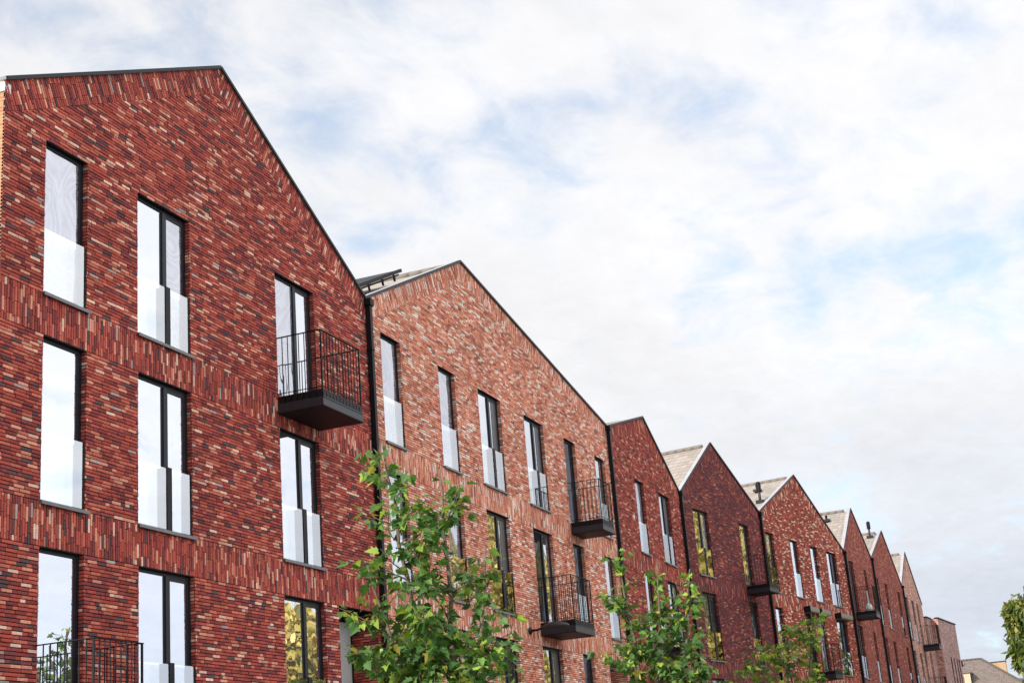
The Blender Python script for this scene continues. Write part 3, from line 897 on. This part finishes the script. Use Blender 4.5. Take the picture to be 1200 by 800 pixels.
def big_tree(name, base, h, rx, rz_, zc, n, leaf, cols, label, seed, group=None, droop=False, spots=None, trunk_r=.28, lobes=9, mat='leaf'):
    """tapered trunk with limbs and a crown of leaf clumps gathered in uneven lobes"""
    global rnd
    keep = rnd; rnd = random.Random(seed)
    T = empty(name, base); tag(T, label, 'tree', group)
    tr = MB(); lf = MB()
    tr.tube([(0,0,0),(.05,0,h*.2),(-.05,.05,h*.45),(0,0,h*.8)], [trunk_r, trunk_r*.8, trunk_r*.55, trunk_r*.15], 10)
    cl = []
    for k in range(lobes):
        a = rnd.uniform(0, 2*PI); e = rnd.uniform(-.7, 1.0)
        r = math.cos(e*PI/2*.8)
        c = Vector((rx*.62*r*math.cos(a), rx*.62*r*math.sin(a), zc+rz_*.68*e))
        cl.append((c, rx*rnd.uniform(.32,.52)))
        tr.tube([(0,0,zc-rz_*.6), tuple(c*.5+Vector((0,0,(zc-rz_*.3)*.5))), tuple(c)], [trunk_r*.35, trunk_r*.2, .03], 6)
    if spots:
        cl = [(Vector(c), r) for (c, r) in spots]
    else: cl.append((Vector((0,0,h-rx*.42)), rx*.42))
    for k in range(n):
        c, r = rnd.choice(cl)
        v = Vector((rnd.gauss(0,1), rnd.gauss(0,1), rnd.gauss(0,1))).normalized()*r*(rnd.random()**.33)*rnd.uniform(.9,1.12)
        p = c+v
        if droop: p.z -= (rnd.random()**2)*r*1.1
        col = rnd.choice(cols); kk = rnd.uniform(.7,1.3); col = (col[0]*kk, col[1]*kk, col[2]*kk, 1)
        d = Vector((rnd.gauss(0,1), rnd.gauss(0,1), rnd.gauss(0,1)-(1.5 if droop else 0))).normalized()
        s = d.orthogonal().normalized(); s.rotate(Matrix.Rotation(rnd.uniform(0,2*PI), 3, d))
        w = leaf*rnd.uniform(.6,1.2); l = w*(2.2 if droop else 1.3)
        lf.poly([tuple(p), tuple(p+s*w*.4+d*l*.45), tuple(p+d*l), tuple(p-s*w*.4+d*l*.5)], 0, col)
    tr.build('trunk', M['bark'], T, smooth=True); lf.build('crown', M[mat], T)
    rnd = keep
    return T
YC = [(.78,.62,.17),(.82,.68,.22),(.62,.55,.15),(.36,.36,.10)]
for i, (x, y, h, r, lab) in enumerate([
    (66,-12,12.4,3.9,'yellow green tree mirrored in the lowest windows of the nearest house'),
    (78,-12,13.4,4.4,'tall yellow tree mirrored in the middle of the salmon house'),
    (89,-11,21.5,5.5,'tallest yellowing tree across the street mirrored in the plum house'),
    (97,-12,21.5,4.6,'broad yellow tree across the street beyond the tallest one'),
    (116,-10,10,4,'low far yellow green tree across the street near the bend')]):
    big_tree('roadside_tree', (x,y,0), h, r, h*.36, h*.6, 9000, .5, YC, lab, 40+i, 'yellowing trees across the street', lobes=11, mat='yellow_leaf')
big_tree('birch_tree', (79.0, 2.25, 0), 10.8, 3.0, 4.2, 7.3, 6500, .22, [(.10,.17,.05),(.16,.22,.05),(.07,.12,.05),(.34,.33,.09)],
    'drooping green and yellow tree cut by the right edge of the picture', 77, None, True, [((0,.75,9.0),1.2),((0,.9,8.3),1.35),((.5,.3,9.8),1.0),((0,1.45,7.5),.6),((0,.3,6.0),1.4),((.4,-1.0,7.6),2.0),((0,1.5,9.4),.55),((0,1.0,6.9),.7),((.2,-.2,9.2),1.4)], .16, 10)

# ------------------------------------------------------------------ houses beyond the bend
def tile_poly(mb, pts, m=0):
    """roof plane with tint coordinates: x up the slope, y along the eave"""
    P = [Vector(p) for p in pts]
    n = (P[1]-P[0]).cross(P[2]-P[0]).normalized()
    e = Vector((0,0,1)).cross(n)
    e = e.normalized() if e.length > 1e-4 else Vector((1,0,0))
    s = n.cross(e)
    i = len(mb.v)
    for p in P:
        mb.v.append(tuple(p)); mb.c.append((p.dot(s)*(1 if s.z > 0 else -1)+50, p.dot(e)+100, 0, 1))
    mb.usec = True
    mb.f.append(tuple(range(i, i+len(P)))); mb.m.append(m)

def far_house():
    o = empty('hipped_house', (150, 11, 0)); tag(o, 'far cream house with a brown tiled hip roof, dormer and orange chimney', 'house')
    # local: x along +X, y along +Y
    ze, zr_ = 9.1, 12.0
    w = MB(); w.box(-4.9, 20, -3.5, 16, 0, ze-.02); w.build('wall', M['cream'], o)
    r = MB()
    apex = (0.0, 0.05, zr_); back = (0.0, 16.5, zr_); east = (20.5, .05, zr_)
    tile_poly(r, [(-5.2, -3.9, ze-.1), apex, back, (-5.2, 16.5, ze-.1)])
    tile_poly(r, [(-5.2, -3.9, ze-.1), (20.5, -3.9, ze-.1), east, apex])
    tile_poly(r, [back, apex, east, (20.5, 16.5, zr_-.2)])
    ro = r.build('roof', M['tile_brown'], o)
    h = MB()
    for k in range(14):
        a, c = Vector((-5.2,-3.9,ze-.1)), Vector(apex); p = a.lerp(c, k/14); q = a.lerp(c, (k+1)/14-.01); h.tube([p, q], [.11,.13], 8)
    for k in range(14):
        p = Vector((0, .1+k*.4, zr_)); h.tube([p, p+Vector((0,.38,0))], [.11,.13], 8)
    h.build('ridge_tiles', M['tile_brown'], ro, smooth=True)
    # dormer on the lit slope
    d = MB(); d.box(-4.6, -1.6, .9, 3.6, ze-.3, 10.55); do = d.build('dormer', M['cream'], o)
    dr = MB(); dr.box(-4.75, -1.5, .8, 3.7, 10.555, 10.66); dr.build('dormer_roof', M['sill'], do)
    dc = MB(); dc.box(-4.5, -1.6, .86, .895, ze-.3, 10.5); dc.build('cheek_shade', M['grey_steel'], do)  # dark sheet standing in for the shade on the dormer's side
    wf = MB(); wf.box(-4.66, -4.605, 1.5, 3.1, 9.2, 10.25); wn = wf.build('window', M['white'], do)
    for y in (1.58, 2.35): 
        g = MB(); g.box(-4.68, -4.665, y, y+.67, 9.28, 10.17); g.build('pane', M['pane'], wn)
    # chimney
    c = MB(); c.box(3.4, 4.6, -1.9, -.5, 10.5, 11.75); co = c.build('chimney', M['side_cream'], ro)
    c = MB(); c.box(3.35, 4.65, -1.95, -.45, 11.755, 11.83); c.build('chimney_cap', M['frame'], ro)
    # roof lights
    def on(x, y, z_off):  # point on the south slope
        t = (y+3.9)/3.95; return (x, y, ze-.1+(zr_-ze+.1)*t+z_off)
    for x in (1.2, 4.6):
        s = MB()
        a0, a1, b0, b1 = on(x,-2.9,.06), on(x+1.9,-2.9,.06), on(x+1.9,-1.2,.06), on(x,-1.2,.06)
        s.poly([a0,a1,b0,b1]); s.v += [(p[0],p[1],p[2]-.06) for p in (a0,a1,b0,b1)]; s.c += [(1,1,1,1)]*4
        for q in ((0,1,5,4),(1,2,6,5),(2,3,7,6),(3,0,4,7)): s.f.append(q); s.m.append(0)
        s.build('skylight', M['white'], ro)
    # small roof window and vent on the lit slope
    def onw(y, k, z_off): return (-5.2+5.2*k-.05*z_off, y, ze-.1+(zr_-ze+.1)*k+z_off)
    s = MB(); s.poly([onw(3.1,.62,.07), onw(2.5,.62,.07), onw(2.5,.86,.07), onw(3.1,.86,.07)]); s.build('roof_window', M['white'], ro)
    v = MB(); v.tube([onw(1.75,.8,0), (onw(1.75,.8,0)[0]-.1, 1.75, onw(1.75,.8,0)[2]+.5)], [.07,.07], 8); v.build('vent_pipe', M['black'], ro)
    return o
far_house()
def pale_house():
    o = empty('pale_house', (185, 4.0, 0)); tag(o, 'pale flat-roofed house far behind the right end of the hip roof', 'house')
    m = MB(); m.box(0, 10, -3, 6.5, 0, 11.6); m.build('wall', M['white'], o)
    m = MB(); m.box(-.2, 10.2, -3.2, 6.7, 11.605, 11.8); m.build('roof', M['sill'], o)
    for y in (-1.6, 1.0, 3.6):
        m = MB(); m.box(-.05, -.003, y, y+1.3, 8.9, 10.6); w = m.build('window', M['frame'], o)
        g = MB(); g.box(-.07, -.052, y+.08, y+1.22, 8.98, 10.52); g.build('pane', M['pane'], w)
pale_house()
# ochre house across the street, seen only mirrored in the panes
def across_house(name, x, y, w, d, h, mat, label, wall='side_cream'):
    o = empty(name, (x, y, 0)); tag(o, label, 'house', 'houses across the street')
    m = MB(); m.box(0, w, -d, 0, 0, h); m.build('wall', M[wall], o)
    r = MB(); tile_poly(r, [(-.3,.4,h-.1),(w+.3,.4,h-.1),(w+.3,-d/2,h+2.6),(-.3,-d/2,h+2.6)]); tile_poly(r, [(w+.3,-d-.4,h-.1),(-.3,-d-.4,h-.1),(-.3,-d/2,h+2.6),(w+.3,-d/2,h+2.6)])
    ro = r.build('roof', M['tile_brown'], o)
    g = MB(); 
    for xx in (0, w): g.poly([(xx,0,h),(xx,-d,h),(xx,-d/2,h+2.5)])
    g.build('gable', M[wall], o)
    c = MB(); c.box(w*.7, w*.7+.9, -d/2-.4, -d/2+.4, h+1.2, h+3.5); c.build('chimney', M['side_cream'], ro)
    for zz in (.9, 3.7):
        k = 0
        while 1+k*2.4 < w-1.4:
            xx = 1+k*2.4; k += 1
            f = MB(); f.box(xx, xx+1.2, .002, .05, zz, zz+1.5); wn = f.build('window', M['white'], o)
            p = MB(); p.box(xx+.08, xx+1.12, .052, .06, zz+.08, zz+1.42); p.build('pane', M['pane_dark'], wn)
    return o
across_house('ochre_house', 40, -16, 11, 9, 6.4, 'cream', 'ochre brick house across the street with a tiled roof')
across_house('cream_house', 24, -17, 12, 9, 6.0, 'cream', 'cream rendered house across the street with dark panes', 'cream')

# ------------------------------------------------------------------ ground and street
def sheet(name, x0, x1, y0, y1, z, mat):
    m = MB(); m.poly([(x0,y0,z),(x1,y0,z),(x1,y1,z),(x0,y1,z)]); return tag(m.build(name, M[mat]), kind='structure')
sheet('ground', -900, 1500, -1200, 1200, -.02, 'ground')
sheet('road', -60, 145, -7.5, 4.5, .0, 'asphalt')
def slab(name, x0, x1, y0, y1, z0, z1, mat):
    m = MB(); m.box(x0,x1,y0,y1,z0,z1); return tag(m.build(name, M[mat]), kind='structure')
slab('pavement', -60, 145, 4.66, 9.2, -.01, .12, 'paving')
slab('pavement', -60, 14.9, 9.2, 24, -.01, .12, 'paving')
slab('pavement', -60, 145, -10.5, -7.66, -.01, .12, 'paving')
slab('kerb', -60, 145, 4.5, 4.655, -.01, .13, 'kerb')
slab('kerb', -60, 145, -7.655, -7.5, -.01, .13, 'kerb')
slab('pavement', 14.9, 68.0, 9.2, 13.0, -.01, .118, 'paving')
m = MB()
for k in range(34): m.box(-58+k*6, -55+k*6, -1.56, -1.44, .002, .006)
tag(m.build('lane_markings', M['white']), kind='structure')

# ------------------------------------------------------------------ camera
f_px = 1730.4393
R = Matrix(((0.37156452, 0.25390242, 0.89301365), (-0.92514316, 0.1818444, 0.33323078), (-0.07778143, -0.9499822, 0.30246301)))
cam = bpy.data.cameras.new('camera'); co = bpy.data.objects.new('camera', cam); COL.objects.link(co)
r_, d_, f_ = R.col[0], R.col[1], R.col[2]
Mx = Matrix((( r_.x, -d_.x, -f_.x), (r_.y, -d_.y, -f_.y), (r_.z, -d_.z, -f_.z))).to_4x4()
Mx.translation = Vector((0, 0, 1.6))
co.matrix_world = Mx
cam.sensor_width = 36; cam.sensor_fit = 'HORIZONTAL'; cam.lens = f_px/1200*36; cam.clip_end = 4000
SC.camera = co

# ------------------------------------------------------------------ light
az = Vector((-.86, .42)).normalized(); el = math.radians(27)
sd = Vector((az.x*math.cos(el), az.y*math.cos(el), math.sin(el)))
sun = bpy.data.lights.new('sun', 'SUN'); so = bpy.data.objects.new('sun', sun); COL.objects.link(so)
sun.energy = 4.2; sun.angle = math.radians(.5); sun.color = (1.0, .90, .76)
so.rotation_euler = sd.to_track_quat('Z', 'Y').to_euler()

w = bpy.data.worlds.new('World'); SC.world = w; w.use_nodes = True
nt = w.node_tree; bg = nt.nodes['Background']
sky = N(nt, 'ShaderNodeTexSky', sky_type='NISHITA'); sky.sun_disc = False
sky.sun_elevation = el; sky.sun_rotation = math.atan2(sd.x, sd.y)
sky.air_density = 1.0; sky.dust_density = 1.0
tc = N(nt, 'ShaderNodeTexCoord')
sx = N(nt, 'ShaderNodeSeparateXYZ'); L(nt, tc.outputs['Generated'], sx.inputs[0])
zz = mathn(nt, 'ADD', mathn(nt, 'MAXIMUM', sx.outputs['Z'], 0.0), .12)
cb = N(nt, 'ShaderNodeCombineXYZ')
L(nt, mathn(nt, 'DIVIDE', sx.outputs['X'], zz), cb.inputs['X']); L(nt, mathn(nt, 'DIVIDE', sx.outputs['Y'], zz), cb.inputs['Y'])
mp = N(nt, 'ShaderNodeMapping'); mp.inputs['Location'].default_value = (3.1, 1.7, 0); mp.inputs['Scale'].default_value = (1.0, 1.3, 1)
L(nt, cb.outputs[0], mp.inputs['Vector'])
n1 = N(nt, 'ShaderNodeTexNoise', i_Scale=1.3, i_Detail=6.0, i_Roughness=.55, i_Distortion=.2); L(nt, mp.outputs[0], n1.inputs['Vector'])
n2 = N(nt, 'ShaderNodeTexNoise', i_Scale=5.5, i_Detail=9.0, i_Roughness=.6, i_Distortion=.35); L(nt, mp.outputs[0], n2.inputs['Vector'])
# gaps where the blue shows through the veil: direction, cosine reach, weight
def pix(px, py):
    return (R @ Vector((px-600, py-400, f_px))).normalized()
gaps = [((40,-10),13,1.0),((200,40),8,1.0),((310,120),5,.9),((345,180),3.6,1.0),((430,235),3.2,.8),((520,200),3,.6),((600,205),3.2,.7),((665,155),3.2,.8),
        ((785,110),4,.7),((850,345),2.4,.7),((930,335),2.2,.6),((1010,320),2.2,.7),((1080,306),2.4,.9),((1150,298),2.6,.9),((1220,292),2.8,.8),((250,-220),16,.8),((700,-300),12,.5)]
acc = None
for ((px, py), deg, wt) in gaps:
    d = pix(px, py)
    dd = N(nt, 'ShaderNodeVectorMath', operation='DOT_PRODUCT'); L(nt, tc.outputs['Generated'], dd.inputs[0]); dd.inputs[1].default_value = d
    r = N(nt, 'ShaderNodeMapRange', interpolation_type='SMOOTHSTEP')
    r.inputs['From Min'].default_value = math.cos(math.radians(deg)); r.inputs['From Max'].default_value = 1.0
    r.inputs['To Max'].default_value = wt; L(nt, dd.outputs['Value'], r.inputs['Value'])
    acc = r.outputs['Result'] if acc is None else mathn(nt, 'MAXIMUM', acc, r.outputs['Result'])
g_ = mathn(nt, 'MULTIPLY_ADD', acc, .24, mathn(nt, 'MULTIPLY_ADD', n1.outputs['Fac'], .6, mathn(nt, 'MULTIPLY', n2.outputs['Fac'], 1.0)))
cover = N(nt, 'ShaderNodeMapRange', interpolation_type='SMOOTHSTEP'); cover.inputs['From Min'].default_value = .80; cover.inputs['From Max'].default_value = 1.26
cover.inputs['To Min'].default_value = 1.0; cover.inputs['To Max'].default_value = .42
L(nt, g_, cover.inputs['Value'])
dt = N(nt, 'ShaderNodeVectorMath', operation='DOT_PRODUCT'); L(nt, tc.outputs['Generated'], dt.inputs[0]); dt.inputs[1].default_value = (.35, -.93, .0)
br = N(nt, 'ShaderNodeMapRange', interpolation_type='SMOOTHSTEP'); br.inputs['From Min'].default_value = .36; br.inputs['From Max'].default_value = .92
br.inputs['To Min'].default_value = 1.0; br.inputs['To Max'].default_value = 1.95  # out-of-view sky opposite the sun brightened to light the shaded facades
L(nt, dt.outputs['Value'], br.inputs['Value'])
n3 = N(nt, 'ShaderNodeTexNoise', i_Scale=14.0, i_Detail=8.0, i_Roughness=.62, i_Distortion=.4); L(nt, mp.outputs[0], n3.inputs['Vector'])
shade = mathn(nt, 'MULTIPLY_ADD', n3.outputs['Fac'], .16, mathn(nt, 'MULTIPLY_ADD', n1.outputs['Fac'], .34, .755))
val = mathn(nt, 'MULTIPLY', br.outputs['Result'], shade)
# thicker warm white overhead, cooler and a little darker towards the horizon
hz_ = N(nt, 'ShaderNodeMapRange', interpolation_type='SMOOTHSTEP'); hz_.inputs['From Min'].default_value = .05; hz_.inputs['From Max'].default_value = .30
L(nt, sx.outputs['Z'], hz_.inputs['Value'])
ccol = N(nt, 'ShaderNodeMix', data_type='RGBA'); L(nt, hz_.outputs['Result'], ccol.inputs['Factor'])
ccol.inputs['A'].default_value = (5.0, 5.4, 6.1, 1); ccol.inputs['B'].default_value = (6.75, 6.75, 6.9, 1)
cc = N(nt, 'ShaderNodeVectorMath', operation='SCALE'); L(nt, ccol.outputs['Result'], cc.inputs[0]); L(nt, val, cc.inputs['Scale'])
sk = N(nt, 'ShaderNodeVectorMath', operation='MULTIPLY'); L(nt, sky.outputs[0], sk.inputs[0]); sk.inputs[1].default_value = (1.28, 1.60, 1.72)
mix = N(nt, 'ShaderNodeMix', data_type='RGBA'); L(nt, cover.outputs['Result'], mix.inputs['Factor'])
L(nt, sk.outputs[0], mix.inputs['A']); L(nt, cc.outputs[0], mix.inputs['B'])
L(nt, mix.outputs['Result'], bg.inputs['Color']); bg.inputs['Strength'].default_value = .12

vs = SC.view_settings; vs.view_transform = 'Standard'; vs.look = 'None'; vs.exposure = .24; vs.gamma = 1; vs.use_curve_mapping = False
SC.render.engine = 'CYCLES'
SC.cycles.max_bounces = 6; SC.cycles.transparent_max_bounces = 12
